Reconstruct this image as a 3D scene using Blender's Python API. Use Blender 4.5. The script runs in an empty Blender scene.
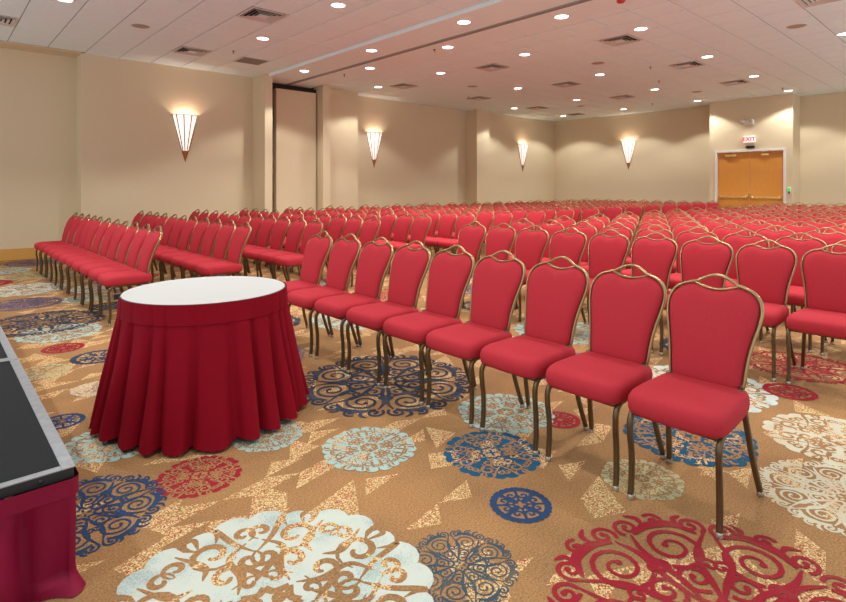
import bpy, bmesh, math, random
from mathutils import Vector, Matrix
PI = math.pi
rnd = random.Random(7)
S = bpy.context.scene
C = S.collection

# ------------------------------------------------------------------ camera, world, exposure
EYE = 1.40
FOC = 544.0
YAW = math.radians(47.58)
cam = bpy.data.cameras.new('camera')
cam.sensor_width = 36.0
cam.lens = FOC / 846.0 * 36.0
cam.shift_y = -114.0 / 846.0
cam.clip_start = 0.05
cam.clip_end = 100
camo = bpy.data.objects.new('camera', cam)
camo.location = (0, 0, EYE)
camo.rotation_euler = (PI / 2, 0, YAW - PI / 2)
C.objects.link(camo)
S.camera = camo

W = bpy.data.worlds.new('ambient')
S.world = W
W.use_nodes = True
W.node_tree.nodes['Background'].inputs[0].default_value = (0.92, 0.99, 1.04, 1)
W.node_tree.nodes['Background'].inputs[1].default_value = 1.2

S.view_settings.view_transform = 'Standard'
S.view_settings.look = 'None'
S.view_settings.exposure = 0.0
S.view_settings.gamma = 1.0
S.view_settings.use_curve_mapping = False
CAN_POWER = 166.0
CAN_COLOR = (0.97, 1.0, 0.95)
SCONCE_POWER = 17.0

H = 4.06           # ceiling height
# ------------------------------------------------------------------ helpers
FW = (math.cos(YAW), math.sin(YAW))
RT = (math.sin(YAW), -math.cos(YAW))
def depth(x, y): return x * FW[0] + y * FW[1]
def to_px(x, y, z):
    d = depth(x, y)
    if d < 0.1: return None
    return (423 + FOC * (x * RT[0] + y * RT[1]) / d, 187 - FOC * (z - EYE) / d, d)
def in_view(x, y, z, m=15):
    p = to_px(x, y, z)
    return p is not None and -m < p[0] < 846 + m and -m < p[1] < 602 + m

def link(name, mesh, mat=None, parent=None, loc=None):
    o = bpy.data.objects.new(name, mesh)
    C.objects.link(o)
    if mat is not None and not mesh.materials:
        mesh.materials.append(mat)
    if parent is not None: o.parent = parent
    if loc is not None: o.location = loc
    return o
def tag(o, label=None, cat=None, group=None, kind=None):
    if label: o['label'] = label
    if cat: o['category'] = cat
    if group: o['group'] = group
    if kind: o['kind'] = kind
    return o
def empty(name, loc=(0, 0, 0), rz=0.0):
    o = bpy.data.objects.new(name, None)
    o.empty_display_size = 0.1
    o.location = loc
    o.rotation_euler = (0, 0, rz)
    C.objects.link(o)
    return o
def copy_tree(o, parent=None):
    c = o.copy()
    C.objects.link(c)
    c.parent = parent
    for ch in o.children:
        copy_tree(ch, c)
    return c

class MB:
    """collects geometry for one mesh"""
    def __init__(s): s.v = []; s.f = []; s.smooth = []
    def add(s, vs, fs, smooth=False):
        b = len(s.v)
        s.v += [tuple(p) for p in vs]
        for f in fs:
            s.f.append(tuple(i + b for i in f)); s.smooth.append(smooth)
        return s
    def box(s, x0, x1, y0, y1, z0, z1):
        vs = [(x, y, z) for z in (z0, z1) for y in (y0, y1) for x in (x0, x1)]
        return s.add(vs, [(0, 2, 3, 1), (4, 5, 7, 6), (0, 1, 5, 4), (2, 6, 7, 3), (0, 4, 6, 2), (1, 3, 7, 5)])
    def sweep(s, pts, ra, rb=None, up=(0, 0, 1), n=8, closed=False, caps=True, smooth=True, square=False):
        """tube along pts; ra = half size along side axis, rb = along the second axis (scalars or lists)"""
        pts = [Vector(p) for p in pts]
        m = len(pts)
        if rb is None: rb = ra
        A = ra if isinstance(ra, (list, tuple)) else [ra] * m
        B = rb if isinstance(rb, (list, tuple)) else [rb] * m
        up = Vector(up)
        vs = []
        for i, p in enumerate(pts):
            if closed: t = pts[(i + 1) % m] - pts[i - 1]
            else: t = pts[min(i + 1, m - 1)] - pts[max(i - 1, 0)]
            t.normalize()
            a = t.cross(up)
            if a.length < 1e-5: a = t.cross(Vector((1, 0, 0)))
            a.normalize()
            b = a.cross(t).normalized()
            for k in range(n):
                an = 2 * PI * (k + .5) / n
                cx, sy = math.cos(an), math.sin(an)
                if square:
                    e = 0.35
                    cx = math.copysign(abs(cx) ** e, cx); sy = math.copysign(abs(sy) ** e, sy)
                vs.append(p + a * (cx * A[i]) + b * (sy * B[i]))
        fs = []
        for i in range(m if closed else m - 1):
            j = (i + 1) % m
            for k in range(n):
                l = (k + 1) % n
                fs.append((i * n + k, j * n + k, j * n + l, i * n + l))
        s.add(vs, fs, smooth)
        if caps and not closed:
            b = len(s.v) - m * n
            s.f.append(tuple(b + k for k in range(n))); s.smooth.append(False)
            s.f.append(tuple(b + (m - 1) * n + k for k in reversed(range(n)))); s.smooth.append(False)
        return s
    def lathe(s, prof, n=24, cx=0, cy=0, a0=0.0, a1=2 * PI, smooth=True, close_ends=False):
        full = abs(a1 - a0 - 2 * PI) < 1e-6
        cols = n if full else n + 1
        vs = []
        for i in range(cols):
            a = a0 + (a1 - a0) * i / n
            for r, z in prof: vs.append((cx + r * math.cos(a), cy + r * math.sin(a), z))
        m = len(prof); fs = []
        for i in range(n):
            j = (i + 1) % cols
            for k in range(m - 1):
                fs.append((i * m + k, j * m + k, j * m + k + 1, i * m + k + 1))
        return s.add(vs, fs, smooth)
    def mesh(s, name, bevel=0.0, seg=2):
        me = bpy.data.meshes.new(name)
        me.from_pydata(s.v, [], s.f)
        me.polygons.foreach_set('use_smooth', s.smooth)
        bm = bmesh.new(); bm.from_mesh(me)
        bmesh.ops.remove_doubles(bm, verts=bm.verts, dist=1e-6)
        bmesh.ops.dissolve_degenerate(bm, dist=1e-7, edges=bm.edges)
        if bevel > 0:
            es = [e for e in bm.edges if len(e.link_faces) == 2 and e.calc_face_angle(0) > 0.6]
            bmesh.ops.bevel(bm, geom=es, offset=bevel, segments=seg, affect='EDGES', profile=0.6)
            for f in bm.faces: f.smooth = False
        bmesh.ops.recalc_face_normals(bm, faces=bm.faces)
        bm.to_mesh(me); bm.free()
        me.update()
        return me
    def build(s, name, mat, parent=None, loc=None, bevel=0.0, seg=2):
        return link(name, s.mesh(name, bevel, seg), mat, parent, loc)

def boxm(name, mat, x0, x1, y0, y1, z0, z1, parent=None, bevel=0.0, seg=2):
    return MB().box(x0, x1, y0, y1, z0, z1).build(name, mat, parent, None, bevel, seg)

def bez(pts, n=10):
    """Catmull-Rom through points"""
    P = [Vector(p) for p in pts]
    P = [P[0] * 2 - P[1]] + P + [P[-1] * 2 - P[-2]]
    out = []
    for i in range(1, len(P) - 2):
        a, b, c, d = P[i - 1:i + 3]
        for k in range(n):
            t = k / n
            out.append(.5 * ((2 * b) + (c - a) * t + (2 * a - 5 * b + 4 * c - d) * t * t + (3 * b - a - 3 * c + d) * t ** 3))
    out.append(P[-2])
    return out

# ------------------------------------------------------------------ materials
def N(nt, kind, **kw):
    n = nt.nodes.new(kind)
    for k, v in kw.items():
        if k.startswith('i_'):
            key = k[2:]
            key = int(key) if key.isdigit() else key
            n.inputs[key].default_value = v
        else: setattr(n, k, v)
    return n
def mat(name, col, rough=.6, metal=0.0, var=0.0, scale=20.0, bump=0.0, bscale=200.0, emit=None, estr=0.0, sheen=0.0, stretch=None, spec=.5):
    m = bpy.data.materials.new(name); m.use_nodes = True
    nt = m.node_tree; b = nt.nodes['Principled BSDF']
    b.inputs['Roughness'].default_value = rough
    b.inputs['Metallic'].default_value = metal
    b.inputs['Specular IOR Level'].default_value = spec
    b.inputs['Base Color'].default_value = (*col, 1)
    if sheen:
        b.inputs['Sheen Weight'].default_value = sheen
        b.inputs['Sheen Roughness'].default_value = .5
        b.inputs['Sheen Tint'].default_value = (*[min(1, c * 1.5 + .1) for c in col], 1)
    tc = N(nt, 'ShaderNodeTexCoord')
    src = tc.outputs['Object']
    if stretch:
        mp = N(nt, 'ShaderNodeMapping'); mp.inputs['Scale'].default_value = stretch
        nt.links.new(src, mp.inputs[0]); src = mp.outputs[0]
    if var:
        no = N(nt, 'ShaderNodeTexNoise', i_Scale=scale, i_Detail=4.0)
        nt.links.new(src, no.inputs['Vector'])
        mx = N(nt, 'ShaderNodeMix', data_type='RGBA')
        mx.inputs[6].default_value = (*[c * (1 - var) for c in col], 1)
        mx.inputs[7].default_value = (*[min(1, c * (1 + var)) for c in col], 1)
        nt.links.new(no.outputs[0], mx.inputs[0]); nt.links.new(mx.outputs[2], b.inputs['Base Color'])
    if bump:
        nb = N(nt, 'ShaderNodeTexNoise', i_Scale=bscale, i_Detail=3.0)
        nt.links.new(src, nb.inputs['Vector'])
        bp = N(nt, 'ShaderNodeBump', i_Strength=bump, i_Distance=.004)
        nt.links.new(nb.outputs[0], bp.inputs['Height']); nt.links.new(bp.outputs[0], b.inputs['Normal'])
    if emit:
        b.inputs['Emission Color'].default_value = (*emit, 1)
        b.inputs['Emission Strength'].default_value = estr
    return m
def lin(r, g, b):
    return tuple((c / 255 / 12.92) if c / 255 <= .04045 else ((c / 255 + .055) / 1.055) ** 2.4 for c in (r, g, b))

M = {}
M['fabric'] = mat('red_chair_fabric', lin(177, 47, 57), .88, var=.08, scale=60, bump=.25, bscale=450, sheen=.04, spec=.15)
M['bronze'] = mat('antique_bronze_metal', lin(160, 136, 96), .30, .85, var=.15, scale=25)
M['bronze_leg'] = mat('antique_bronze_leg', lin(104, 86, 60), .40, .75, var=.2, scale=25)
M['chrome'] = mat('clear_glide', lin(190, 185, 175), .2, .7)
M['underside'] = mat('dark_underside', lin(35, 30, 28), .9)
M['skirt'] = mat('burgundy_skirt_fabric', lin(130, 6, 26), .8, var=.10, scale=8, bump=.1, bscale=300, spec=.12)
M['stage_skirt'] = mat('plum_red_skirt_fabric', lin(128, 8, 48), .6, var=.10, scale=6, spec=.2)
M['tabletop'] = mat('white_laminate', lin(190, 188, 187), .55, var=.015, scale=4)
M['dark_edge'] = mat('dark_vinyl_edge', lin(52, 22, 30), .5)
M['black_plastic'] = mat('black_plastic', lin(22, 22, 24), .45)
M['black_edge'] = mat('black_stage_edge', lin(30, 30, 32), .5, var=.2, scale=20)
M['alu'] = mat('worn_aluminium', lin(150, 152, 158), .42, .55, var=.3, scale=28, bump=.1, bscale=60)
M['wall'] = mat('beige_wallcovering', lin(220, 202, 170), .9, var=.03, scale=60, bump=.12, bscale=260, stretch=(1, 1, .25), spec=.2)
M['wall_groove'] = mat('dark_reveal', lin(38, 26, 20), .8)
M['wood'] = mat('maple_door_veneer', lin(222, 150, 62), .38, var=.10, scale=9, stretch=(4, 4, .5))
M['base_wood'] = mat('oak_baseboard', lin(216, 160, 84), .45, var=.12, scale=9, stretch=(.4, .4, 6))
M['white_paint'] = mat('white_frame_paint', lin(232, 226, 220), .5)
M['brass'] = mat('polished_brass', lin(232, 196, 120), .25, .9)
M['drywall'] = mat('painted_drywall', lin(230, 244, 247), .85, var=.02, scale=2)
M['grid'] = mat('ceiling_grid_metal', lin(168, 164, 158), .7)
M['tile'] = mat('acoustic_tile', lin(232, 248, 252), .95, var=.03, scale=90, bump=.15, bscale=220)
M['vent'] = mat('vent_enamel', lin(228, 226, 222), .6)
M['vent_dark'] = mat('vent_shade_sensor_black', lin(24, 21, 19), .9)  # shade inside the vents put into the colour; also the dark sensor window
M['louver'] = mat('shaded_louver_enamel', lin(205, 197, 188), .6)  # darker than the vent frame: shade on the slats put into the colour
M['return_grille'] = mat('grey_return_grille', lin(150, 143, 130), .7)
M['speaker'] = mat('speaker_grille', lin(172, 158, 146), .7, bump=.3, bscale=900)
M['sprinkler'] = mat('sprinkler_metal', lin(110, 95, 85), .4, .6)
M['red_device'] = mat('red_device', lin(190, 60, 60), .5)
M['lens'] = mat('lit_downlight_lens', (1, 1, 1), .5, emit=(1.0, .96, .90), estr=9.0)
M['sconce_glass'] = mat('lit_frosted_glass', (.95, .93, .9), .5, emit=(1.0, .93, .84), estr=.85)
M['sconce_metal'] = mat('copper_bronze', lin(176, 120, 72), .35, .7)
M['exit_face'] = mat('exit_sign_face', (.9, .85, .85), .5, emit=(1.0, .78, .76), estr=.55)
M['exit_red'] = mat('exit_sign_letters', lin(220, 20, 30), .5, emit=lin(235, 30, 40), estr=1.0)
M['green_lamp'] = mat('green_indicator', lin(20, 200, 70), .4, emit=lin(20, 210, 80), estr=.8)
M['red_lamp'] = mat('red_indicator', lin(150, 40, 40), .4)

# black stage deck: rough carpet with fine light specks
def deck_material():
    m = bpy.data.materials.new('black_deck_carpet'); m.use_nodes = True
    nt = m.node_tree; b = nt.nodes['Principled BSDF']; b.inputs['Roughness'].default_value = .9; b.inputs['Specular IOR Level'].default_value = .15
    tc = N(nt, 'ShaderNodeTexCoord')
    v = N(nt, 'ShaderNodeTexVoronoi', i_Scale=140.0); nt.links.new(tc.outputs['Object'], v.inputs['Vector'])
    r = N(nt, 'ShaderNodeValToRGB'); r.color_ramp.elements[0].position = .0; r.color_ramp.elements[0].color = (*lin(104, 104, 106), 1)
    r.color_ramp.elements[1].position = .16; r.color_ramp.elements[1].color = (*lin(44, 44, 46), 1)
    nt.links.new(v.outputs['Distance'], r.inputs[0])
    n2 = N(nt, 'ShaderNodeTexNoise', i_Scale=300.0); nt.links.new(tc.outputs['Object'], n2.inputs['Vector'])
    mx = N(nt, 'ShaderNodeMix', data_type='RGBA', blend_type='MULTIPLY'); mx.inputs[0].default_value = .6
    nt.links.new(r.outputs[0], mx.inputs[6]); nt.links.new(n2.outputs[0], mx.inputs[7])
    nt.links.new(mx.outputs[2], b.inputs['Base Color'])
    bp = N(nt, 'ShaderNodeBump', i_Strength=.5, i_Distance=.004); nt.links.new(n2.outputs[0], bp.inputs['Height'])
    nt.links.new(bp.outputs[0], b.inputs['Normal'])
    return m
M['deck'] = deck_material()

# carpet: tan ground, triangular patches of cream and red flecks
CARPET = lin(192, 140, 88)
def carpet_material():
    m = bpy.data.materials.new('tan_patterned_carpet'); m.use_nodes = True
    nt = m.node_tree; L = nt.links; b = nt.nodes['Principled BSDF']
    b.inputs['Roughness'].default_value = .95; b.inputs['Specular IOR Level'].default_value = .1
    tc = N(nt, 'ShaderNodeNewGeometry')
    no = N(nt, 'ShaderNodeTexNoise', i_Scale=2.2, i_Detail=5.0); L.new(tc.outputs['Position'], no.inputs['Vector'])
    g = N(nt, 'ShaderNodeValToRGB'); g.color_ramp.elements[0].position = .35; g.color_ramp.elements[1].position = .65
    g.color_ramp.elements[0].color = (*lin(150, 112, 76), 1); g.color_ramp.elements[1].color = (*lin(168, 124, 82), 1)
    L.new(no.outputs[0], g.inputs[0])
    # pile speckle
    fine = N(nt, 'ShaderNodeTexNoise', i_Scale=130.0, i_Detail=4.0); L.new(tc.outputs['Position'], fine.inputs['Vector'])
    fr = N(nt, 'ShaderNodeMapRange'); fr.inputs[1].default_value = .3; fr.inputs[2].default_value = .7; fr.inputs[3].default_value = .62; fr.inputs[4].default_value = 1.26
    L.new(fine.outputs[0], fr.inputs[0])
    def tri_mask(scale, rot, thr, off):
        mp = N(nt, 'ShaderNodeMapping'); mp.inputs['Scale'].default_value = (scale, scale * 1.25, 1); mp.inputs['Rotation'].default_value = (0, 0, rot); mp.inputs['Location'].default_value = (off, off * .7, 0)
        L.new(tc.outputs['Position'], mp.inputs[0])
        fl = N(nt, 'ShaderNodeVectorMath', operation='FLOOR'); L.new(mp.outputs[0], fl.inputs[0])
        fc = N(nt, 'ShaderNodeVectorMath', operation='FRACTION'); L.new(mp.outputs[0], fc.inputs[0])
        sx = N(nt, 'ShaderNodeSeparateXYZ'); L.new(fc.outputs[0], sx.inputs[0])
        gt = N(nt, 'ShaderNodeMath', operation='GREATER_THAN'); L.new(sx.outputs[0], gt.inputs[0]); L.new(sx.outputs[1], gt.inputs[1])
        cb = N(nt, 'ShaderNodeCombineXYZ'); L.new(gt.outputs[0], cb.inputs[2])
        ad = N(nt, 'ShaderNodeVectorMath', operation='ADD'); L.new(fl.outputs[0], ad.inputs[0]); L.new(cb.outputs[0], ad.inputs[1])
        wn = N(nt, 'ShaderNodeTexWhiteNoise', noise_dimensions='3D'); L.new(ad.outputs[0], wn.inputs['Vector'])
        th = N(nt, 'ShaderNodeMath', operation='GREATER_THAN'); th.inputs[1].default_value = thr
        L.new(wn.outputs['Value'], th.inputs[0])
        return th.outputs[0]
    t1 = tri_mask(5.8, .55, .83, .3); t2 = tri_mask(4.4, -.35, .88, 1.7)
    mx = N(nt, 'ShaderNodeMath', operation='MAXIMUM'); L.new(t1, mx.inputs[0]); L.new(t2, mx.inputs[1])
    # granules inside the triangles
    vo = N(nt, 'ShaderNodeTexVoronoi', i_Scale=185.0); L.new(tc.outputs['Position'], vo.inputs['Vector'])
    sp = N(nt, 'ShaderNodeSeparateColor'); L.new(vo.outputs['Color'], sp.inputs[0])
    big = N(nt, 'ShaderNodeTexNoise', i_Scale=5.0, i_Detail=1.0); L.new(tc.outputs['Position'], big.inputs['Vector'])
    sh = N(nt, 'ShaderNodeMath', operation='MULTIPLY_ADD'); sh.inputs[1].default_value = .9; sh.inputs[2].default_value = -.45
    L.new(big.outputs[0], sh.inputs[0])
    ad = N(nt, 'ShaderNodeMath', operation='ADD'); L.new(sp.outputs[0], ad.inputs[0]); L.new(sh.outputs[0], ad.inputs[1])
    cr = N(nt, 'ShaderNodeValToRGB'); cr.color_ramp.interpolation = 'CONSTANT'
    e = cr.color_ramp.elements; e[0].position = 0; e[0].color = (*lin(168, 82, 66), 1); e[1].position = .12; e[1].color = (*lin(182, 136, 90), 1)
    x = e.new(.40); x.color = (*lin(218, 188, 138), 1)
    x = e.new(.80); x.color = (*lin(160, 118, 74), 1)
    L.new(ad.outputs[0], cr.inputs[0])
    mix = N(nt, 'ShaderNodeMix', data_type='RGBA'); L.new(mx.outputs[0], mix.inputs[0]); L.new(g.outputs[0], mix.inputs[6]); L.new(cr.outputs[0], mix.inputs[7])
    mul = N(nt, 'ShaderNodeVectorMath', operation='SCALE'); L.new(mix.outputs[2], mul.inputs[0]); L.new(fr.outputs[0], mul.inputs['Scale'])
    L.new(mul.outputs[0], b.inputs['Base Color'])
    bp = N(nt, 'ShaderNodeBump', i_Strength=.35, i_Distance=.004); L.new(fine.outputs[0], bp.inputs['Height']); L.new(bp.outputs[0], b.inputs['Normal'])
    return m
M['carpet'] = carpet_material()

def yarn(name, col, alt, amount=.5):
    """carpet yarn of one medallion colour with patches of a second tone of yarn"""
    m = bpy.data.materials.new(name); m.use_nodes = True
    nt = m.node_tree; L = nt.links; b = nt.nodes['Principled BSDF']
    b.inputs['Roughness'].default_value = .95; b.inputs['Specular IOR Level'].default_value = .1
    tc = N(nt, 'ShaderNodeTexCoord')
    geo = N(nt, 'ShaderNodeNewGeometry')
    n1 = N(nt, 'ShaderNodeTexNoise', i_Scale=6.0, i_Detail=2.0); L.new(geo.outputs['Position'], n1.inputs['Vector'])
    n2 = N(nt, 'ShaderNodeTexNoise', i_Scale=260.0, i_Detail=2.0); L.new(geo.outputs['Position'], n2.inputs['Vector'])
    ad = N(nt, 'ShaderNodeMath', operation='MULTIPLY'); L.new(n1.outputs[0], ad.inputs[0]); L.new(n2.outputs[0], ad.inputs[1])
    mr = N(nt, 'ShaderNodeMapRange'); mr.inputs[1].default_value = .27; mr.inputs[2].default_value = .36; mr.inputs[3].default_value = 0; mr.inputs[4].default_value = amount
    L.new(ad.outputs[0], mr.inputs[0])
    mx = N(nt, 'ShaderNodeMix', data_type='RGBA'); mx.inputs[6].default_value = (*col, 1); mx.inputs[7].default_value = (*alt, 1)
    L.new(mr.outputs[0], mx.inputs[0]); L.new(mx.outputs[2], b.inputs['Base Color'])
    bp = N(nt, 'ShaderNodeBump', i_Strength=.3, i_Distance=.004); L.new(n2.outputs[0], bp.inputs['Height']); L.new(bp.outputs[0], b.inputs['Normal'])
    return m
Y = {
    'white': yarn('white_yarn', lin(194, 198, 188), lin(138, 164, 164), .8),
    'aqua': yarn('pale_aqua_yarn', lin(158, 184, 178), lin(182, 184, 166), .5),
    'cream': yarn('cream_yarn', lin(196, 188, 166), lin(186, 146, 102), .5),
    'sage': yarn('sage_yarn', lin(176, 170, 134), lin(196, 150, 96), .8),
    'blue': yarn('blue_yarn', lin(36, 84, 112), lin(34, 62, 96), .5),
    'royal': yarn('royal_blue_yarn', lin(46, 66, 98), lin(56, 84, 112), .4),
    'slate': yarn('slate_yarn', lin(60, 78, 90), lin(120, 104, 84), .6),
    'navy': yarn('navy_yarn', lin(50, 58, 76), lin(96, 90, 90), .7),
    'red': yarn('red_yarn', lin(148, 36, 48), lin(146, 78, 66), .6),
    'plum': yarn('plum_yarn', lin(96, 80, 108), lin(60, 66, 100), .6),
}

# ------------------------------------------------------------------ floor with woven medallions
floor = boxm('floor', M['carpet'], -2.6, 19.4, -1.5, 13.6, -.12, 0)
tag(floor, 'tan patterned carpet floor with scrollwork medallions under the chairs', 'floor', kind='structure')

def stroke(mb, pts, widths, z=0.0):
    m = len(pts)
    vs = []
    for i, p in enumerate(pts):
        q0, q1 = pts[max(i - 1, 0)], pts[min(i + 1, m - 1)]
        tx, ty = q1[0] - q0[0], q1[1] - q0[1]
        l = math.hypot(tx, ty) or 1e-6
        nx, ny = -ty / l, tx / l
        w = widths[i] / 2
        vs += [(p[0] + nx * w, p[1] + ny * w, z), (p[0] - nx * w, p[1] - ny * w, z)]
    mb.add(vs, [(2 * i, 2 * i + 1, 2 * i + 3, 2 * i + 2) for i in range(m - 1)])
def disc(mb, x, y, r, z=0.0, n=10, sq=1.0, ang=0.0):
    ca, sa = math.cos(ang), math.sin(ang)
    vs = []
    for k in range(n):
        a, b_ = r * math.cos(2 * PI * k / n), r * sq * math.sin(2 * PI * k / n)
        vs.append((x + a * ca - b_ * sa, y + a * sa + b_ * ca, z))
    mb.add(vs, [tuple(range(n))])
def pol(r, a):
    a = math.radians(a); return (r * math.cos(a), r * math.sin(a))
def cr2(pts, n=6):
    return [(p.x, p.y) for p in bez([(x, y, 0) for x, y in pts], n)]
def spiral(cx, cy, R, a0, turns, sgn, n=22):
    out = []
    for i in range(n):
        t = i / (n - 1)
        r = R * (1 - .82 * t)
        a = a0 + sgn * turns * 2 * PI * t
        out.append((cx + r * math.cos(a), cy + r * math.sin(a)))
    return out
def taper(n, w0, w1, belly=0.0):
    return [w0 + (w1 - w0) * i / (n - 1) + belly * math.sin(PI * i / (n - 1)) for i in range(n)]

def medallion_mesh(name, style, folds, seed):
    r = random.Random(seed)
    mb = MB()
    half = 180.0 / folds          # degrees of a half sector
    S_ = []                       # strokes of one half sector
    D_ = []                       # blobs (x,y,r,sq,ang)
    SL_ = []                      # slits where the ground shows through
    if style == 'leaf':           # lobed leafy disc pierced by curling slits
        k = 3 if folds == 4 else 2
        for i in range(k):
            a = half * (i + .5) / k + r.uniform(-1, 1)
            p = pol(.885 + r.uniform(-.02, .02), a)
            D_.append((p[0], p[1], (.125, .10, .135)[i] if folds == 4 else .125, .8, math.radians(a + 90)))
            b2 = half * (i + 1.0) / k
            if i < k - 1: SL_.append(([pol(.93, b2), pol(.86, b2), pol(.78, b2 + 3 * (-1) ** i)], [.05, .04, .008]))
        sc = 1.0 if folds == 4 else .78
        for rr, aa, R, a0, tn, sg, w in ((.68, .48, .165, 2.5, 1.3, 1, .036), (.42, .36, .125, 3.5, 1.2, -1, .034), (.47, .86, .10, .3, 1.25, 1, .032), (.76, .90, .085, 2.9, 1.1, -1, .03), (.76, .10, .085, 3.9, 1.1, 1, .03), (.27, .66, .06, 1.2, 1.0, -1, .026)):
            c = pol(rr, aa * half)
            sp = spiral(c[0], c[1], R * sc, math.radians(aa * half) + a0, tn, sg, 18)
            SL_.append((sp, taper(len(sp), .010, w * sc * .7, w * sc)))
        for pts, w in (([pol(.24, .12 * half), pol(.36, .55 * half), pol(.56, .60 * half), pol(.66, .90 * half)], .036), ([pol(.52, .10 * half), pol(.62, .30 * half), pol(.86, .22 * half)], .034),
                       ([pol(.55, .97 * half), pol(.70, .76 * half), pol(.90, .68 * half), pol(.90, .66 * half)], .036), ([pol(.80, .42 * half), pol(.92, .46 * half), pol(.93, .34 * half)], .032),
                       ([pol(.26, .80 * half), pol(.33, .92 * half), pol(.46, .62 * half)], .04)):
            c = cr2(pts); SL_.append((c, taper(len(c), .01, .012, w * sc)))
        c = cr2([pol(.20, 0), pol(.14, .55 * half), pol(.18, half)]); SL_.append((c, taper(len(c), .05, .05)))
        c = cr2([pol(.05, 0), pol(.10, .3 * half), pol(.14, 0)]); SL_.append((c, taper(len(c), .02, .01, .03)))
    elif style == 'scroll':       # fine wrought-iron scrolls
        q = 4.0 / folds
        for rr, aa, R, a0, tn, sg, w in ((.64, .52, .215, 2.7, 1.75, 1, .030), (.34, .50, .125, 3.4, 1.4, -1, .028), (.885, .16, .095, 3.9, 1.35, 1, .028), (.93, .50, .075, .9, 1.2, -1, .026), (.88, .84, .095, 2.4, 1.3, -1, .028), (.50, .93, .085, .2, 1.2, 1, .024), (.47, .10, .08, 2.9, 1.2, -1, .024)):
            c = pol(rr, aa * half)
            sp = spiral(c[0], c[1], R * q ** .5, math.radians(aa * half) + a0, tn, sg, 26)
            S_.append((sp, taper(len(sp), w * 1.1, w * .7, w * .2)))
            e = sp[-1]; D_.append((e[0], e[1], w * .8, 1, 0))
        for pts, w in (([pol(.14, 0), pol(.30, .16 * half), pol(.55, .24 * half), pol(.84, .04 * half)], .045), ([pol(.14, half), pol(.34, .86 * half), pol(.62, .96 * half), pol(.80, .88 * half)], .045),
                       ([pol(.80, .12 * half), pol(.885, .34 * half), pol(.87, .62 * half), pol(.80, .84 * half)], .075), ([pol(.86, .26 * half), pol(.95, .30 * half), pol(1.0, .22 * half)], .04), ([pol(.86, .66 * half), pol(.96, .66 * half), pol(1.01, .76 * half)], .04)):
            c = cr2(pts); S_.append((c, taper(len(c), w * .3, w * .3, w * .75)))
        c = cr2([pol(.19, 0), pol(.12, .5 * half), pol(.17, half)]); S_.append((c, taper(len(c), .035, .035)))
        D_.append((.065, 0, .03, .6, 0))
    else:                         # small rosette: solid ring with cut-outs
        c = [pol(.83, half * i / 8) for i in range(9)]; S_.append((c, taper(9, .13, .13)))
        for a in (.08, .36, .64, .92):
            p = pol(.925, a * half); D_.append((p[0], p[1], .115, .75, math.radians(a * half + 90)))
        for rr, aa, R, a0, tn, sg, w in ((.55, .5, .17, 2.0, 1.1, 1, .085),):
            q = pol(rr, aa * half); sp = spiral(q[0], q[1], R, math.radians(aa * half) + a0, tn, sg)
            S_.append((sp, taper(len(sp), w, w * .8)))
        c = cr2([pol(.10, 0), pol(.35, .2 * half), pol(.6, 0), pol(.8, .1 * half)]); S_.append((c, taper(len(c), .06, .10, .05)))
        c = cr2([pol(.28, 0), pol(.2, .5 * half), pol(.26, half)]); S_.append((c, taper(len(c), .08, .08)))
        c = cr2([pol(.2, half), pol(.5, .97 * half), pol(.8, half)]); S_.append((c, taper(len(c), .05, .10)))
    zz = [0.0]
    def nz(): zz[0] += 6e-6; return zz[0]
    if style == 'leaf': disc(mb, 0, 0, .855, nz(), 48)
    slit0 = None
    for phase in (0, 1):
        if phase == 1: slit0 = len(mb.f)
        for f in range(folds):
            for mir in (1, -1):
                a = 2 * PI * f / folds
                ca, sa = math.cos(a), math.sin(a)
                T = lambda p: (p[0] * ca - p[1] * mir * sa, p[0] * sa + p[1] * mir * ca)
                if phase == 0:
                    for pts, w in S_: stroke(mb, [T(p) for p in pts], w, nz())
                    for x, y, rad, sq, an in D_:
                        q = T((x, y)); disc(mb, q[0], q[1], rad, nz(), 12, sq, a + mir * an)
                else:
                    for pts, w in SL_: stroke(mb, [T(p) for p in pts], w, nz())
    me = bpy.data.meshes.new(name)
    me.from_pydata(mb.v, [], mb.f)
    me.materials.append(M['carpet']); me.materials.append(M['carpet'])
    me.polygons.foreach_set('material_index', [1 if i >= slit0 else 0 for i in range(len(mb.f))])
    bm = bmesh.new(); bm.from_mesh(me)
    for f in bm.faces:
        if f.normal.z < 0: f.normal_flip()
    bm.to_mesh(me); bm.free()
    return me
MED = {('leaf', 4): medallion_mesh('leaf_medallion', 'leaf', 4, 1), ('leaf', 6): medallion_mesh('leaf_medallion_six', 'leaf', 6, 2),
       ('scroll', 4): medallion_mesh('scroll_medallion', 'scroll', 4, 3), ('scroll', 5): medallion_mesh('scroll_medallion_five', 'scroll', 5, 4),
       ('ring', 4): medallion_mesh('rosette', 'ring', 4, 5), ('ring', 6): medallion_mesh('rosette_six', 'ring', 6, 6)}
med_cache = {}
def medallion(x, y, r, col, style, folds, i, rot=None):
    key = (style, folds, col)
    if key not in med_cache:
        me = MED[(style, folds)].copy(); me.name = 'carpet_medallion'
        me.materials[0] = Y[col]; med_cache[key] = me
    o = link('carpet_medallion', med_cache[key], None, floor)
    o.location = (x, y, .0004 + .0009 * (i % 3))
    o.scale = (r, r, 1)
    o.rotation_euler = (0, 0, rnd.uniform(0, PI) if rot is None else rot)
    return o
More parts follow.
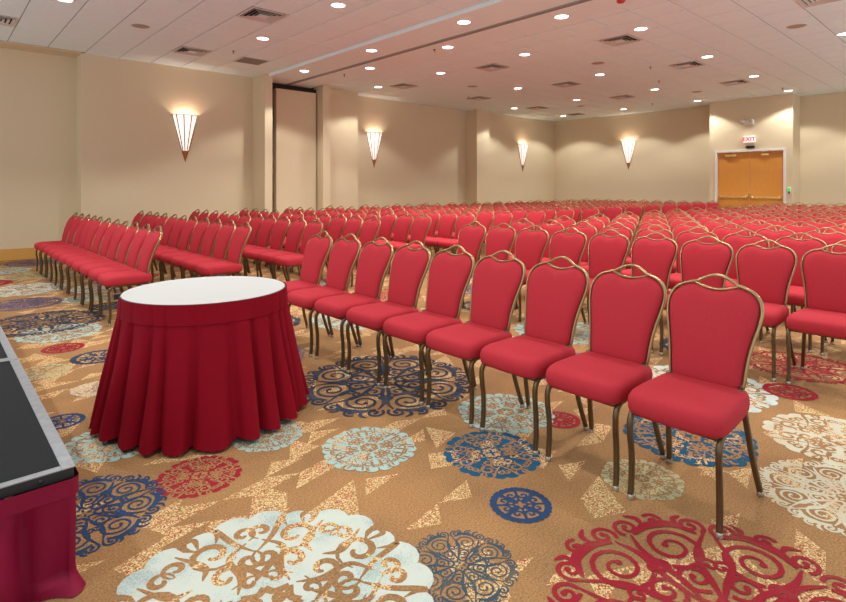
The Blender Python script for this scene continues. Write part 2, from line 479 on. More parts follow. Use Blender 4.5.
meds = [
    (1.46, 1.39, .21, 'slate', 'scroll', 4), (.84, 1.675, .575, 'white', 'leaf', 4), (1.91, .63, .57, 'red', 'scroll', 4),
    (2.20, 1.87, .26, 'blue', 'leaf', 4), (1.935, 1.48, .135, 'royal', 'ring', 4), (1.755, 2.35, .255, 'aqua', 'leaf', 6),
    (.98, 2.68, .20, 'red', 'leaf', 4), (.50, 2.70, .32, 'royal', 'scroll', 4), (2.44, 3.07, .62, 'navy', 'scroll', 4),
    (3.05, .52, .35, 'cream', 'scroll', 5), (3.72, .67, .36, 'cream', 'leaf', 4), (3.16, 1.25, .35, 'blue', 'leaf', 6),
    (2.54, 1.22, .19, 'sage', 'leaf', 6), (2.815, 1.86, .12, 'red', 'ring', 6), (4.36, 1.055, .16, 'red', 'ring', 4),
    (.60, 3.85, .12, 'royal', 'ring', 4), (.87, 4.33, .15, 'cream', 'leaf', 6), (.65, 4.98, .19, 'sage', 'leaf', 6),
    (1.05, 5.12, .20, 'navy', 'ring', 4), (.88, 5.60, .16, 'red', 'ring', 6), (.90, 6.80, .56, 'navy', 'scroll', 4),
    (.95, 6.22, .36, 'aqua', 'leaf', 6), (.87, 8.03, .40, 'plum', 'scroll', 5), (.99, 9.15, .50, 'white', 'leaf', 4),
    (1.42, 2.86, .20, 'aqua', 'leaf', 6), (.78, 3.36, .26, 'aqua', 'leaf', 6), (2.66, 2.15, .30, 'aqua', 'leaf', 6),
    (4.02, 1.50, .46, 'white', 'leaf', 4), (5.05, 1.15, .40, 'red', 'scroll', 4), (5.0, 1.85, .36, 'navy', 'scroll', 5),
    (4.55, 3.0, .45, 'aqua', 'leaf', 6), (3.7, 2.35, .40, 'plum', 'scroll', 5), (3.9, 3.6, .30, 'red', 'leaf', 4),
    (2.0, 4.25, .42, 'plum', 'scroll', 4), (3.35, 4.75, .46, 'aqua', 'leaf', 4), (2.55, 5.25, .40, 'navy', 'scroll', 5), (4.4, 5.5, .45, 'red', 'scroll', 4),
    (1.65, 5.75, .26, 'aqua', 'leaf', 6), (2.5, 6.0, .20, 'red', 'ring', 6), (3.5, 5.9, .30, 'white', 'leaf', 6), (5.4, 5.2, .4, 'plum', 'scroll', 5),
    (1.6, 7.2, .22, 'navy', 'ring', 4), (1.5, 7.9, .28, 'aqua', 'leaf', 6), (1.75, 8.6, .35, 'white', 'leaf', 4), (.55, 10.05, .40, 'red', 'ring', 6),
    (1.25, 10.55, .45, 'sage', 'leaf', 6), (.9, 11.4, .45, 'aqua', 'leaf', 4), (1.5, 12.25, .48, 'plum', 'scroll', 4), (.6, 12.4, .4, 'navy', 'scroll', 5),
    (3.45, 7.3, .4, 'navy', 'scroll', 4), (3.4, 8.6, .4, 'red', 'scroll', 5), (2.4, 7.5, .3, 'aqua', 'leaf', 6), (2.4, 9.3, .35, 'red', 'leaf', 4),
    (5.6, 2.9, .4, 'white', 'leaf', 4), (4.9, 4.2, .35, 'navy', 'scroll', 5), (6.4, 5.5, .4, 'aqua', 'leaf', 6), (1.0, .35, .3, 'navy', 'scroll', 4), (4.1, 6.9, .35, 'aqua', 'leaf', 6),
]
for i, a in enumerate(meds): medallion(*a, i)

# ------------------------------------------------------------------ walls
wl = tag(empty('wall_left', (2.27, 12.53, 0)), 'beige left wall stepping in and out with sconces', 'wall', kind='structure')
def wpart(root, name, m, x0, x1, y0, y1, z0, z1, bevel=0.0):
    o = boxm(name, m, x0, x1, y0, y1, z0, z1, None, bevel); o.parent = root
    o.matrix_parent_inverse = Matrix.Translation(-Vector(root.location)); return o
wpart(wl, 'recess_panel', M['wall'], -2.6, 2.27, 13.0, 13.25, 0, H)
wpart(wl, 'wall_panel', M['wall'], 2.27, 5.85, 12.53, 13.25, 0, H)
wpart(wl, 'pier', M['wall'], 5.85, 6.04, 11.88, 13.25, 0, H)
wpart(wl, 'pocket_reveal', M['wall_groove'], 6.04, 7.60, 12.62, 13.25, 0, H)
pp = wpart(wl, 'partition_panel', M['wall'], 6.43, 7.56, 12.44, 12.60, 0.02, 3.86, .004)
wpart(wl, 'pocket_head', M['wall_groove'], 6.04, 7.60, 12.50, 12.62, 3.88, H - .1)
wpart(wl, 'jamb', M['wall'], 7.60, 7.82, 12.16, 13.25, 0, H)
wpart(wl, 'wall_panel', M['wall'], 7.82, 8.98, 12.55, 13.25, 0, H)
wpart(wl, 'wall_panel', M['wall'], 8.98, 13.88, 12.98, 13.25, 0, H)
wpart(wl, 'pier', M['wall'], 13.88, 14.52, 12.46, 13.25, 0, H)
wpart(wl, 'wall_panel', M['wall'], 14.52, 18.93, 12.77, 13.25, 0, H)
wb = tag(empty('wall_back', (18.93, 8, 0)), 'pale beige back wall around the wooden double doors', 'wall', kind='structure')
wpart(wb, 'wall_panel', M['wall'], 18.93, 19.3, 6.55, 13.25, 0, H)
# projecting door bay with an opening for the doors
DV0, DV1, DZ = 4.49, 6.38, 2.52
wpart(wb, 'door_bay_side', M['wall'], 18.19, 19.3, DV1, 6.55, 0, H)
wpart(wb, 'door_bay_side', M['wall'], 18.19, 19.3, 4.32, DV0, 0, H)
wpart(wb, 'door_bay_head', M['wall'], 18.19, 19.3, DV0, DV1, DZ, H)
wpart(wb, 'wall_panel', M['wall'], 18.93, 19.3, -1.5, 4.32, 0, H)

def baseboard(name, x0, x1, y0, y1, label):
    tag(boxm(name, M['base_wood'], x0, x1, y0, y1, 0, .22, None, .006), label, 'baseboard', kind='structure')
baseboard('baseboard_left', -2.6, 2.27, 12.975, 13.0, 'oak baseboard along the recessed wall at far left')
baseboard('baseboard_left', 2.27, 5.85, 12.505, 12.53, 'oak baseboard under the wall sconce nearest the partition pocket')
baseboard('baseboard_left', 7.82, 8.98, 12.525, 12.55, 'oak baseboard just past the partition pocket jamb')
baseboard('baseboard_left', 8.98, 13.88, 12.955, 12.98, 'oak baseboard below the second sconce on left wall')
baseboard('baseboard_left', 14.52, 18.93, 12.745, 12.77, 'oak baseboard below the corner sconce on left wall')
baseboard('baseboard_back', 18.905, 18.93, 6.55, 12.745, 'oak baseboard along the back wall beside the door bay')
baseboard('baseboard_back', 18.905, 18.93, -1.5, 4.32, 'oak baseboard along the back wall right of doors')

# ------------------------------------------------------------------ ceiling
ceil_bot = H + .014
ceiling = boxm('ceiling', M['grid'], -5, 19.4, -4, 13.3, ceil_bot, ceil_bot + .12)
tag(ceiling, 'white suspended ceiling of square acoustic tiles in a metal grid', 'ceiling', kind='structure')
BEAM0, BEAM1, DROP = 5.95, 7.48, .06
beam = tag(empty('ceiling_beam', (6.76, 4, H)), 'smooth painted drywall bulkhead carrying the folding partition track', 'ceiling', kind='structure')
wpart(beam, 'bulkhead', M['drywall'], BEAM0, 6.72, -4, 12.6, H - DROP, ceil_bot)
wpart(beam, 'bulkhead', M['drywall'], 6.80, BEAM1, -4, 12.6, H - DROP, ceil_bot)
wpart(beam, 'track_slot', M['wall_groove'], 6.72, 6.80, -4, 12.6, H - DROP + .04, ceil_bot)
wpart(beam, 'track_rail', M['grid'], 6.705, 6.732, -4, 12.6, H - DROP - .014, H - DROP + .04)
wpart(beam, 'track_rail', M['grid'], 6.788, 6.815, -4, 12.6, H - DROP - .014, H - DROP + .04)

ue_left = [1.10 + .6125 * k for k in range(-9, 8)]            # tile edges in the near bay
ue_left = [u for u in ue_left if u < BEAM0 - .2] + [BEAM0]
ue_right = [BEAM1] + [9.005 + .589 * k for k in range(-2, 17)] + [18.93]
ve = [2.16 + .605 * k for k in range(-10, 18)] + [12.98]
vents = [  # u, v of ceiling diffusers
    (.79, 10.93), (3.856, 10.93), (3.856, 7.91), (9.30, 10.93), (9.30, 7.91), (9.30, 4.88), (9.30, 1.86),
    (12.24, 10.93), (12.24, 7.91), (12.24, 4.88), (15.19, 4.88), (15.19, 7.91), (15.19, 10.93)]
grilles = [(5.08, 10.93), (17.55, 10.93)]
cells = []
for ue in (ue_left, ue_right):
    for a, b in zip(ue[:-1], ue[1:]):
        for c, d in zip(ve[:-1], ve[1:]):
            cu, cv = (a + b) / 2, (c + d) / 2
            if any(a <= u <= b and c <= v <= d for u, v in vents + grilles): continue
            if c > 12.4 and b < 2.5: continue
            cells.append((a, b, c, d))
def tile_size(cell):
    a, b, c, d = cell
    p = to_px((a + b) / 2, (c + d) / 2, H)
    if p is None or not (-10 < p[0] < 856 and -8 < p[1] < 602): return 0
    return 1000 / p[2]
cells.sort(key=tile_size, reverse=True)
GAP = .009
wpart(ceiling, 'soffit_strip', M['wall'], -5, 2.27, 12.50, 13.0, H - .02, ceil_bot)
tile_meshes = {}
rest = MB()
for i, (a, b, c, d) in enumerate(cells):
    w, l = b - a - 2 * GAP, d - c - 2 * GAP
    if i < 300 and tile_size((a, b, c, d)) > 0:
        key = (round(w, 3), round(l, 3))
        if key not in tile_meshes:
            t = MB().box(-w / 2, w / 2, -l / 2, l / 2, -.007, .007).mesh('ceiling_tile', .003, 1)
            t.materials.append(M['tile']); tile_meshes[key] = t
        o = link('ceiling_tile', tile_meshes[key], None, ceiling, ((a + b) / 2, (c + d) / 2, H + .007))
    else:
        rest.box(a + GAP, b - GAP, c + GAP, d - GAP, H, H + .014)
tag(rest.build('distant_tiles', M['tile'], ceiling), kind='stuff')

ORD = ['first', 'second', 'third', 'fourth', 'fifth', 'sixth', 'seventh', 'eighth', 'ninth', 'tenth', 'eleventh', 'twelfth', 'thirteenth', 'fourteenth', 'fifteenth', 'sixteenth', 'seventeenth', 'eighteenth', 'nineteenth', 'twentieth']

# diffusers ---------------------------------------------------------
def diffuser_meshes():
    fr = MB()
    def sq_ring(mb, o, i, z0, z1):      # sloped square ring from half-size o (z0) to i (z1), with thickness
        t = .004
        vs = []
        for r, z in ((o, z0), (i, z1), (i, z1 + t), (o, z0 + t)):
            vs += [(-r, -r, z), (r, -r, z), (r, r, z), (-r, r, z)]
        fs = []
        for j in range(4):
            jn = (j + 1) % 4
            for k in range(4):
                kn = (k + 1) % 4
                fs.append((j * 4 + k, j * 4 + kn, jn * 4 + kn, jn * 4 + k))
        mb.add(vs, fs)
    sq_ring(fr, .298, .262, -.004, -.004)
    louv = []
    for o, i in ((.262, .226), (.196, .166), (.134, .108)):
        mb = MB(); sq_ring(mb, o, i, -.018, .003); louv.append(mb.mesh('louver'))
    core = MB().box(-.080, .080, -.080, .080, -.014, -.008).mesh('core_plate')
    back = MB().box(-.27, .27, -.27, .27, .009, .0135).mesh('cavity_shade')  # flat dark plate painted as the unlit hollow above the louvers
    m = fr.mesh('vent_frame')
    for q in [core, m]: q.materials.append(M['vent'])
    for q in louv: q.materials.append(M['louver'])
    back.materials.append(M['vent_dark'])
    return m, louv, core, back
vm, vl, vc, vbk = diffuser_meshes()
def vent_label(u, v):
    col = {10.93: 'nearest the left wall', 7.91: 'second column from left wall', 4.88: 'third column from left wall', 1.86: 'cut by the top right edge'}[v]
    if u < 1: return 'square ceiling air diffuser cut by the left edge of photo'
    if u < 5 and v > 10: return 'square ceiling air diffuser above left of the nearest wall sconce'
    if u < 5: return 'square ceiling air diffuser near the top, in front of the ceiling beam'
    k = [9.30, 12.24, 15.19].index(u)
    if v == 1.86: return 'square ceiling air diffuser cut by the top right edge of photo'
    return 'square ceiling air diffuser, %s row beyond the ceiling beam, %s' % (ORD[k], col)
for u, v in vents:
    r = empty('ceiling_vent', (u, v, H))
    tag(r, vent_label(u, v), 'air vent', 'square ceiling diffusers')
    link('vent_frame', vm, None, r); link('core_plate', vc, None, r)
    link('cavity_shade', vbk, None, r)
    for q in vl: link('louver', q, None, r)
for k, (u, v) in enumerate(grilles):
    r = empty('return_grille', (u, v, H))
    tag(r, ['flat grey return air grille beside the partition pocket', 'flat grey return air grille near the far room corner'][k], 'air vent', 'grey return grilles')
    mb = MB()
    for x0, x1, y0, y1 in ((-.29, .29, -.29, -.265), (-.29, .29, .265, .29), (-.29, -.265, -.265, .265), (.265, .29, -.265, .265)): mb.box(x0, x1, y0, y1, -.004, .010)
    mb.build('grille_frame', M['vent'], r)
    MB().box(-.265, .265, -.265, .265, .008, .012).build('backing', M['return_grille'], r)
    mb = MB()
    for j in range(26):
        y = -.255 + j * .0204; mb.box(-.265, .265, y, y + .010, -.001, .006)
    tag(mb.build('grille_bars', M['return_grille'], r), kind='stuff')

# ceiling speakers, sprinklers
spk = MB().lathe([(0, -.010), (.10, -.009), (.128, -.004), (.135, .0)], 28).mesh('grille'); spk.materials.append(M['speaker'])
spr = MB().lathe([(.135, -.006), (.150, -.004), (.152, .0)], 28).mesh('bezel'); spr.materials.append(M['vent'])
for (u, v), lab in zip(((2.62, 9.78), (10.66, 9.73), (10.64, 6.08), (10.62, 2.47), (15.88, 9.69), (15.88, 6.05)),
        ('round ceiling speaker above the recessed left wall', 'round ceiling speaker past the beam near the left wall', 'round ceiling speaker past the beam at middle of photo', 'round ceiling speaker near the top right of photo', 'round ceiling speaker near the far room corner', 'round ceiling speaker in the far rows of the ceiling')):
    r = empty('ceiling_speaker', (u, v, H)); tag(r, lab, 'speaker', 'round ceiling speakers')
    link('grille', spk, None, r); link('bezel', spr, None, r)
sp1 = MB().lathe([(0, 0), (.030, 0), (.028, -.006), (.010, -.010), (.008, -.03), (0, -.03)], 12).mesh('escutcheon'); sp1.materials.append(M['sprinkler'])
sp2 = MB().lathe([(0, -.052), (.020, -.050), (.020, -.048), (.004, -.046), (.004, -.03)], 12).mesh('deflector'); sp2.materials.append(M['sprinkler'])
def ceil_at(px, py, z):
    t = (z - EYE) / ((187 - py) / FOC)
    k = (px - 423) / FOC
    return ((FW[0] + k * RT[0]) * t, (FW[1] + k * RT[1]) * t)
for (px, py), lab in (((233.5, 51), 'small ceiling sprinkler beside the grey return grille'), ((468.5, 97), 'small ceiling sprinkler beside the second pier'), ((650.5, 67), 'small ceiling sprinkler above the middle of back wall'), ((659, 81), 'tiny sprinkler head below the third row of diffusers'), ((782.5, 88), 'small ceiling sprinkler above the door bay'), ((517.5, 88.5), 'small ceiling sprinkler between diffusers at picture centre'), ((652.5, 103.5), 'tiny ceiling sprinkler above the back wall sconce')):
    u, v = ceil_at(px, py, H)
    r = empty('ceiling_sprinkler', (u, v, H)); tag(r, lab, 'sprinkler', 'ceiling sprinklers')
    link('escutcheon', sp1, None, r); link('deflector', sp2, None, r)
for (px, py), lab in (((434.5, 49.5), 'small dark sprinkler on the beam beside a downlight'), ((344.5, 74.5), 'small dark sprinkler on the beam above the pocket')):
    u, v = ceil_at(px, py, H - DROP)
    r = empty('ceiling_sprinkler', (u, v, H - DROP)); tag(r, lab, 'sprinkler', 'ceiling sprinklers')
    link('escutcheon', sp1, None, r); link('deflector', sp2, None, r)
u, v = ceil_at(621, .6, H - DROP)
r = empty('smoke_detector', (u, v, H - DROP)); tag(r, 'small red detector on the beam cut by the top edge', 'detector')
MB().lathe([(0, -.035), (.04, -.032), (.055, -.02), (.06, 0), (0, 0)], 18).build('sensor_body', M['red_device'], r)

# recessed downlights ------------------------------------------------
trim = MB().lathe([(.098, -.002), (.104, -.009), (.118, -.007), (.124, 0), (.10, 0)], 28).mesh('trim_ring'); trim.materials.append(M['white_paint'])
lens = MB().lathe([(0, -.004), (.098, -.004)], 28).mesh('lens'); lens.materials.append(M['lens'])
lamp = bpy.data.lights.new('downlight_lamp', 'SPOT')
lamp.energy = CAN_POWER; lamp.color = CAN_COLOR; lamp.spot_size = math.radians(122); lamp.spot_blend = .25; lamp.shadow_soft_size = .09
def downlight(u, v, z, label, group='recessed ceiling downlights'):
    r = empty('recessed_downlight', (u, v, z)); tag(r, label, 'ceiling light', group)
    link('trim_ring', trim, None, r); link('lens', lens, None, r)
    l = bpy.data.objects.new('bulb', lamp); C.objects.link(l); l.parent = r; l.location = (0, 0, -.02)
zb = H - DROP
for i, v in enumerate((10.63, 8.18, 5.81, 3.4, 1.0, -1.4)):
    downlight(6.26, v * 1.015, zb, 'lit round downlight on the near half of the beam, %s from left wall' % ORD[i])
for i, v in enumerate((9.42, 7.05, 4.63, 2.2, -.2)):
    downlight(7.16, v * 1.015, zb, 'lit round downlight on the far half of the beam, %s from left wall' % ORD[i])
VC = (11.47, 9.09, 6.68, 4.28, 2.04, -.25)
UR = (8.87, 11.77, 14.66, 17.58)
for i, u in enumerate(UR):
    k = 0
    for v in VC:
        if u == 11.77 and v == 11.47: continue
        k += 1
        downlight(u, v, H, 'lit round ceiling downlight, %s row beyond the beam, %s from left wall' % (ORD[i], ORD[k - 1]))
for i, u in enumerate((4.45, 1.45)):
    for k, v in enumerate((9.12, 6.71, 4.28, 1.9)):
        downlight(u, v, H, 'lit round ceiling downlight before the beam, %s row from beam, %s from left wall' % (ORD[i], ORD[k]))
for u in (-1.5,):
    for k, v in enumerate((9.12, 6.71, 4.28, 1.9)):
        downlight(u, v, H, 'lit round ceiling downlight over the stage, %s from left wall' % ORD[k])

# ------------------------------------------------------------------ wall sconces
def sconce(loc, rz, label):
    """half-cone sconce, wall plane at local y=0, body towards -y"""
    r = empty('wall_sconce', loc, rz); tag(r, label, 'wall lamp', 'half-cone wall sconces')
    z0, z1, R = .24, 1.03, .285
    nseg = 5
    rad = lambda z: .012 + (R - .012) * z / 1.05
    angs = [PI + PI * k / nseg for k in range(nseg + 1)]
    dep = .62
    P = lambda a, z, s=1.0: (rad(z) * s * math.cos(a), rad(z) * s * math.sin(a) * dep, z)
    for k in range(nseg):
        a, b = angs[k], angs[k + 1]
        vs = [P(a, z0), P(b, z0), P(b, z1), P(a, z1), P(a, z0, .96), P(b, z0, .96), P(b, z1, .96), P(a, z1, .96)]
        MB().add(vs, [(0, 1, 2, 3), (7, 6, 5, 4), (0, 4, 5, 1), (2, 6, 7, 3), (1, 5, 6, 2), (0, 3, 7, 4)]).build('glass_pane', M['sconce_glass'], r)
    for a in angs:
        MB().sweep([P(a, z0 - .01, 1.0), P(a, z1 + .01, 1.0)], .0105, n=6).build('rib', M['sconce_metal'], r)
    MB().sweep([P(a, z1 + .005) for a in angs], .008, n=6).build('rim', M['sconce_metal'], r)
    vs = [(0, 0, -.02)] + [P(a, z0, 1.04) for a in angs]
    MB().add(vs, [(0, k + 1, k + 2) for k in range(nseg)] + [tuple(range(len(vs) - 1, 0, -1))] + [(0, nseg + 1, 1)]).build('finial', M['sconce_metal'], r)
    MB().add([(-rad(z1), -.004, z1), (rad(z1), -.004, z1), (rad(z0), -.004, z0), (-rad(z0), -.004, z0), (-rad(z1), 0, z1), (rad(z1), 0, z1), (rad(z0), 0, z0), (-rad(z0), 0, z0)],
             [(0, 1, 2, 3), (7, 6, 5, 4), (0, 4, 5, 1), (1, 5, 6, 2), (2, 6, 7, 3), (3, 7, 4, 0)]).build('back_plate', M['sconce_metal'], r)
    ld = bpy.data.lights.new('sconce_lamp', 'POINT'); ld.energy = SCONCE_POWER; ld.color = (1, .88, .72); ld.shadow_soft_size = .05
    l = bpy.data.objects.new('bulb', ld); C.objects.link(l); l.parent = r; l.location = (0, -.10, .86)
sconce((4.27, 12.53, 1.965), 0, 'lit half-cone glass wall sconce nearest the recessed left wall')
sconce((9.88, 12.98, 1.98), 0, 'lit half-cone glass wall sconce just right of the partition pocket')
sconce((16.82, 12.77, 1.99), 0, 'lit half-cone glass wall sconce left of the room corner')
sconce((18.93, 9.60, 2.04), -PI / 2, 'lit half-cone glass wall sconce on the back wall near the doors')

# ------------------------------------------------------------------ double doors and wall devices
dr = empty('door_1', (18.19, (DV0 + DV1) / 2, 0)); tag(dr, 'maple double doors with brass push bars in a white frame', 'door', kind='structure')
def dbox(name, m, x0, x1, y0, y1, z0, z1, parent=dr, bevel=0.0):
    o = boxm(name, m, x0, x1, y0, y1, z0, z1, None, bevel)
    o.parent = parent
    return o
hw = (DV1 - DV0) / 2
dbox('door_frame', M['white_paint'], -.03, .16, -hw, -hw + .06, 0, DZ - .06, bevel=.004)
dbox('door_frame', M['white_paint'], -.03, .16, hw - .06, hw, 0, DZ - .06, bevel=.004)
dbox('door_frame', M['white_paint'], -.03, .16, -hw, hw, DZ - .06, DZ, bevel=.004)
for s in (-1, 1):
    y0, y1 = (.004, hw - .063) if s > 0 else (-hw + .063, -.004)
    leaf = dbox('door_leaf', M['wood'], .05, .095, y0, y1, .012, DZ - .063, bevel=.003)
    yc = (y0 + y1) / 2
    bar = dbox('push_bar', M['brass'], -.035, -.005, y0 + .05, y1 - .05, 1.06, 1.12, leaf, .006)
    dbox('bar_bracket', M['brass'], -.005, .05, y0 + .05, y0 + .14, 1.05, 1.13, bar, .004)
    dbox('bar_bracket', M['brass'], -.005, .05, y1 - .14, y1 - .05, 1.05, 1.13, bar, .004)
    dbox('latch_case', M['brass'], -.005, .05, (.03 if s > 0 else -.09), (.09 if s > 0 else -.03), 1.10, 1.22, leaf, .006)
    cl = dbox('door_closer', M['brass'], -.02, .05, yc - (.10 if s > 0 else -.02) - (.10 if s < 0 else 0) , yc + (.22 if s > 0 else .12) - (.0), DZ - .20, DZ - .13, leaf, .01)
    MB().sweep([(.01, yc, DZ - .13), (.0, yc + s * .15, DZ - .09), (.02, yc + s * .02, DZ - .05)], .009, n=6).build('closer_arm', M['brass'], cl)
    dbox('door_stop', M['white_paint'], .03, .05, yc - .2, yc + .1, DZ - .075, DZ - .05, leaf)
ROOM = 18.19
es = empty('exit_sign', (ROOM, 5.42, 2.73)); tag(es, 'white exit sign with red letters above the double doors', 'exit sign')
MB().box(-.07, 0, -.155, .155, 0, .19).build('housing', M['exit_face'], es, bevel=.012)
tc = bpy.data.curves.new('exit_letters', 'FONT'); tc.body = 'EXIT'; tc.size = .165; tc.extrude = .003; tc.align_x = 'CENTER'; tc.align_y = 'CENTER'; tc.space_character = 1.05; tc.offset = .004
tmp = bpy.data.objects.new('tmp', tc); C.objects.link(tmp)
bpy.context.view_layer.update()
tme = bpy.data.meshes.new_from_object(tmp.evaluated_get(bpy.context.evaluated_depsgraph_get()))
bpy.data.objects.remove(tmp)
lt = link('letters', tme, M['exit_red'], es, (-.073, 0, .095)); lt.rotation_euler = (PI / 2, 0, -PI / 2)
sb = empty('door_sensor', (ROOM, 5.40, 2.56)); tag(sb, 'small black motion sensor under the exit sign', 'sensor')
MB().box(-.05, 0, -.12, .12, 0, .07).build('sensor_body', M['black_plastic'], sb, bevel=.012)
MB().box(-.056, -.05, -.05, .05, .015, .05).build('sensor_window', M['vent_dark'], sb, bevel=.004)
em = empty('emergency_light', (ROOM, 5.45, 3.28)); tag(em, 'white twin-head emergency light above the exit sign', 'emergency light')
MB().box(-.09, 0, -.16, .12, -.02, .12).build('housing', M['vent'], em, bevel=.02)
for s in (-1, 1):
    hd = MB().lathe([(0, 0), (.035, .0), (.055, .06), (.058, .075), (0, .07)], 14).build('lamp_head', M['vent'], em, (-.11, s * .17 - .0, .08))
    hd.rotation_euler = (s * .9, -1.2, 0)
    br = MB().sweep([(-.05, s * .10, .07), (-.09, s * .16, .09)], .012, n=6).build('swivel_arm', M['vent'], em)
fa = empty('wall_call_point', (ROOM, 4.405, 1.26)); tag(fa, 'small wall device with green light right of the doors', 'wall device')
MB().box(-.035, 0, -.035, .035, -.06, .13).build('plate', M['vent'], fa, bevel=.006)
MB().box(-.05, -.035, -.03, .03, .03, .11).build('green_lamp', M['green_lamp'], fa, bevel=.006)
MB().box(-.045, -.035, -.025, .025, -.045, .015).build('red_button', M['red_lamp'], fa, bevel=.006)

# ------------------------------------------------------------------ stage with skirt
SX, SY, SZ = .385, 2.215, .43
st = empty('stage_platform', (SX, SY, 0)); tag(st, 'black stage platform with worn aluminium edge at lower left', 'stage')
SD, SL = 2.44, 4.88           # extends to -x and +y
def sbox(name, m, x0, x1, y0, y1, z0, z1, bevel=0.0):
    o = boxm(name, m, x0, x1, y0, y1, z0, z1, None, bevel); o.parent = st; return o
tw = .040
nsec = 3; seclen = 1.62
for k in range(nsec):
    y0 = k * seclen
    sbox('deck_panel', M['deck'], -SD + tw, -tw, y0 + tw * (.85 if k == 0 else .35), y0 + seclen - tw * .35, SZ - .03, SZ - .003)
    for (a, b, c, d) in ((-tw, 0, y0, y0 + seclen), (-SD, -SD + tw, y0, y0 + seclen), (-SD + tw, -tw, y0, y0 + tw * (.85 if k == 0 else .35)), (-SD + tw, -tw, y0 + seclen - tw * .35, y0 + seclen)):
        sbox('edge_trim', M['alu'], a, b, c + .001, d - .001, SZ - .005, SZ, .0015)
    sbox('side_rail', M['black_edge'], -SD, -.004, y0 + .004, y0 + seclen - .002, SZ - .040, SZ - .005, .001)
    for lx in (-SD + .12, -.14):
        for ly in (y0 + .15, y0 + seclen - .15):
            MB().sweep([(lx, ly, 0), (lx, ly, SZ - .040)], .022, n=10).build('leg', M['black_plastic'], st)
for k in (1, 2):
    sbox('seam_tape', M['alu'], -.42, -.004, k * seclen - .035, k * seclen + .035, SZ + .0003, SZ + .0012)
bolt = MB().lathe([(0, .006), (.006, .006), (.009, 0)], 10).mesh('bolt'); bolt.materials.append(M['black_plastic'])
for bx in (-.10, -1.1):
    o = link('bolt', bolt, None, st, (bx, .004, SZ - .022)); o.rotation_euler = (PI / 2, 0, 0)

def skirt_wall(mb, path, top, hem, amp_top, amp_bot, freq, seed, rows=22, out=None):
    """pleated cloth hanging below a polyline path: path = list of (x,y,nx,ny,s)"""
    rr = random.Random(seed)
    ph = [rr.uniform(0, 6.28) for _ in range(6)]
    n = len(path)
    vs = []
    for j in range(rows + 1):
        t = j / rows
        for x, y, nx, ny, s in path:
            w = math.sin(s * freq + .8 * math.sin(s * freq * .37 + ph[0]))
            w = math.copysign(abs(w) ** .65, w)
            w2 = math.sin(s * freq * .53 + ph[1] + t * .8) * .5
            a = amp_top + (amp_bot - amp_top) * t ** 1.1
            d = a * (w + w2) + (out(s, t) if out else 0)
            z = top + (hem(s) - top) * t
            vs.append((x + nx * d, y + ny * d, z))
    fs = []
    for j in range(rows):
        for i in range(n - 1):
            fs.append((j * n + i, j * n + i + 1, (j + 1) * n + i + 1, (j + 1) * n + i))
    mb.add(vs, fs, True)
# stage skirt: camera-facing front (plane y = SY) and right side (plane x = SX)
path = []
s = 0.0
for i in range(121):
    x = SX - SD + SD * i / 120 - .02
    path.append((x, SY, 0, -1, s)); s += SD / 120
for i in range(1, 9):
    a = -PI / 2 + PI / 2 * i / 8
    path.append((SX - .02 + .02 * math.cos(a), SY + .02 + .02 * math.sin(a), math.cos(a), math.sin(a), s)); s += .004
for i in range(1, 200):
    path.append((SX, SY + .02 + (SL - .02) * i / 199, 1, 0, s)); s += SL / 199
def stage_out(s_, t):
    c = SD - .02
    swag = math.exp(-((s_ - (c - .20 + .16 * (t - .6))) / .055) ** 2) * math.exp(-((t - .60) / .28) ** 2)
    swag2 = math.exp(-((s_ - (c - .42 + .30 * (t - .7))) / .06) ** 2) * math.exp(-((t - .80) / .30) ** 2)
    tuck = -math.exp(-((s_ - (c - .105)) / .028) ** 2) * .050 * min(1, t * 3)
    toe = math.exp(-((s_ - (c + .03)) / .04) ** 2) * max(0, t - .90) * .5
    return .004 + .075 * swag + .085 * swag2 + tuck + toe - .03 * t * math.exp(-((s_ - c) / .06) ** 2) * (1 if t < .9 else 0)
mb = MB(); skirt_wall(mb, path, SZ - .042, lambda s_: .004, .0005, .018, 23.0, 3, 30, stage_out)
sk = empty('stage_skirt', (SX, SY, 0)); tag(sk, 'plum red cloth skirt hanging around the black stage', 'skirt')
o = mb.build('pleated_cloth', M['stage_skirt'], sk); o.matrix_parent_inverse = Matrix.Translation((-SX, -SY, 0))
mb = MB(); p2 = [(x + nx * .012, y + ny * .012, nx, ny, q) for x, y, nx, ny, q in path]
skirt_wall(mb, p2, SZ - .036, lambda s_: SZ - .095, .0, .0008, 5, 4, 2)
o = mb.build('header_band', M['stage_skirt'], sk); o.matrix_parent_inverse = Matrix.Translation((-SX, -SY, 0))

# ------------------------------------------------------------------ round table with pleated skirt
TX, TY, TZ, TR = 1.30, 3.43, .765, .475
tb = empty('round_table', (TX, TY, 0)); tag(tb, 'round white-topped cocktail table wrapped in a burgundy skirt', 'table')
MB().lathe([(0, TZ), (TR - .004, TZ), (TR, TZ - .004), (TR, TZ - .016), (TR - .004, TZ - .02), (0, TZ - .02)], 72, smooth=False).build('tabletop', M['tabletop'], tb)
MB().lathe([(TR, TZ - .001), (TR + .006, TZ - .003), (TR + .006, TZ - .03), (TR - .002, TZ - .03)], 72).build('edge_band', M['dark_edge'], tb)
for k in range(4):
    a = PI / 4 + k * PI / 2
    MB().sweep([(.34 * math.cos(a), .34 * math.sin(a), 0), (.30 * math.cos(a), .30 * math.sin(a), TZ - .02)], .016, n=8).build('leg', M['black_plastic'], tb)
ts = empty('table_skirt', (TX, TY, 0)); tag(ts, 'burgundy box-pleated cloth skirt clipped around the round table', 'skirt')
NP = 26
prnd = random.Random(11)
pw = [prnd.uniform(.6, 1.55) for _ in range(NP)]; tot = sum(pw)
edges = [0.0]
for w in pw: edges.append(edges[-1] + w / tot * 2 * PI)
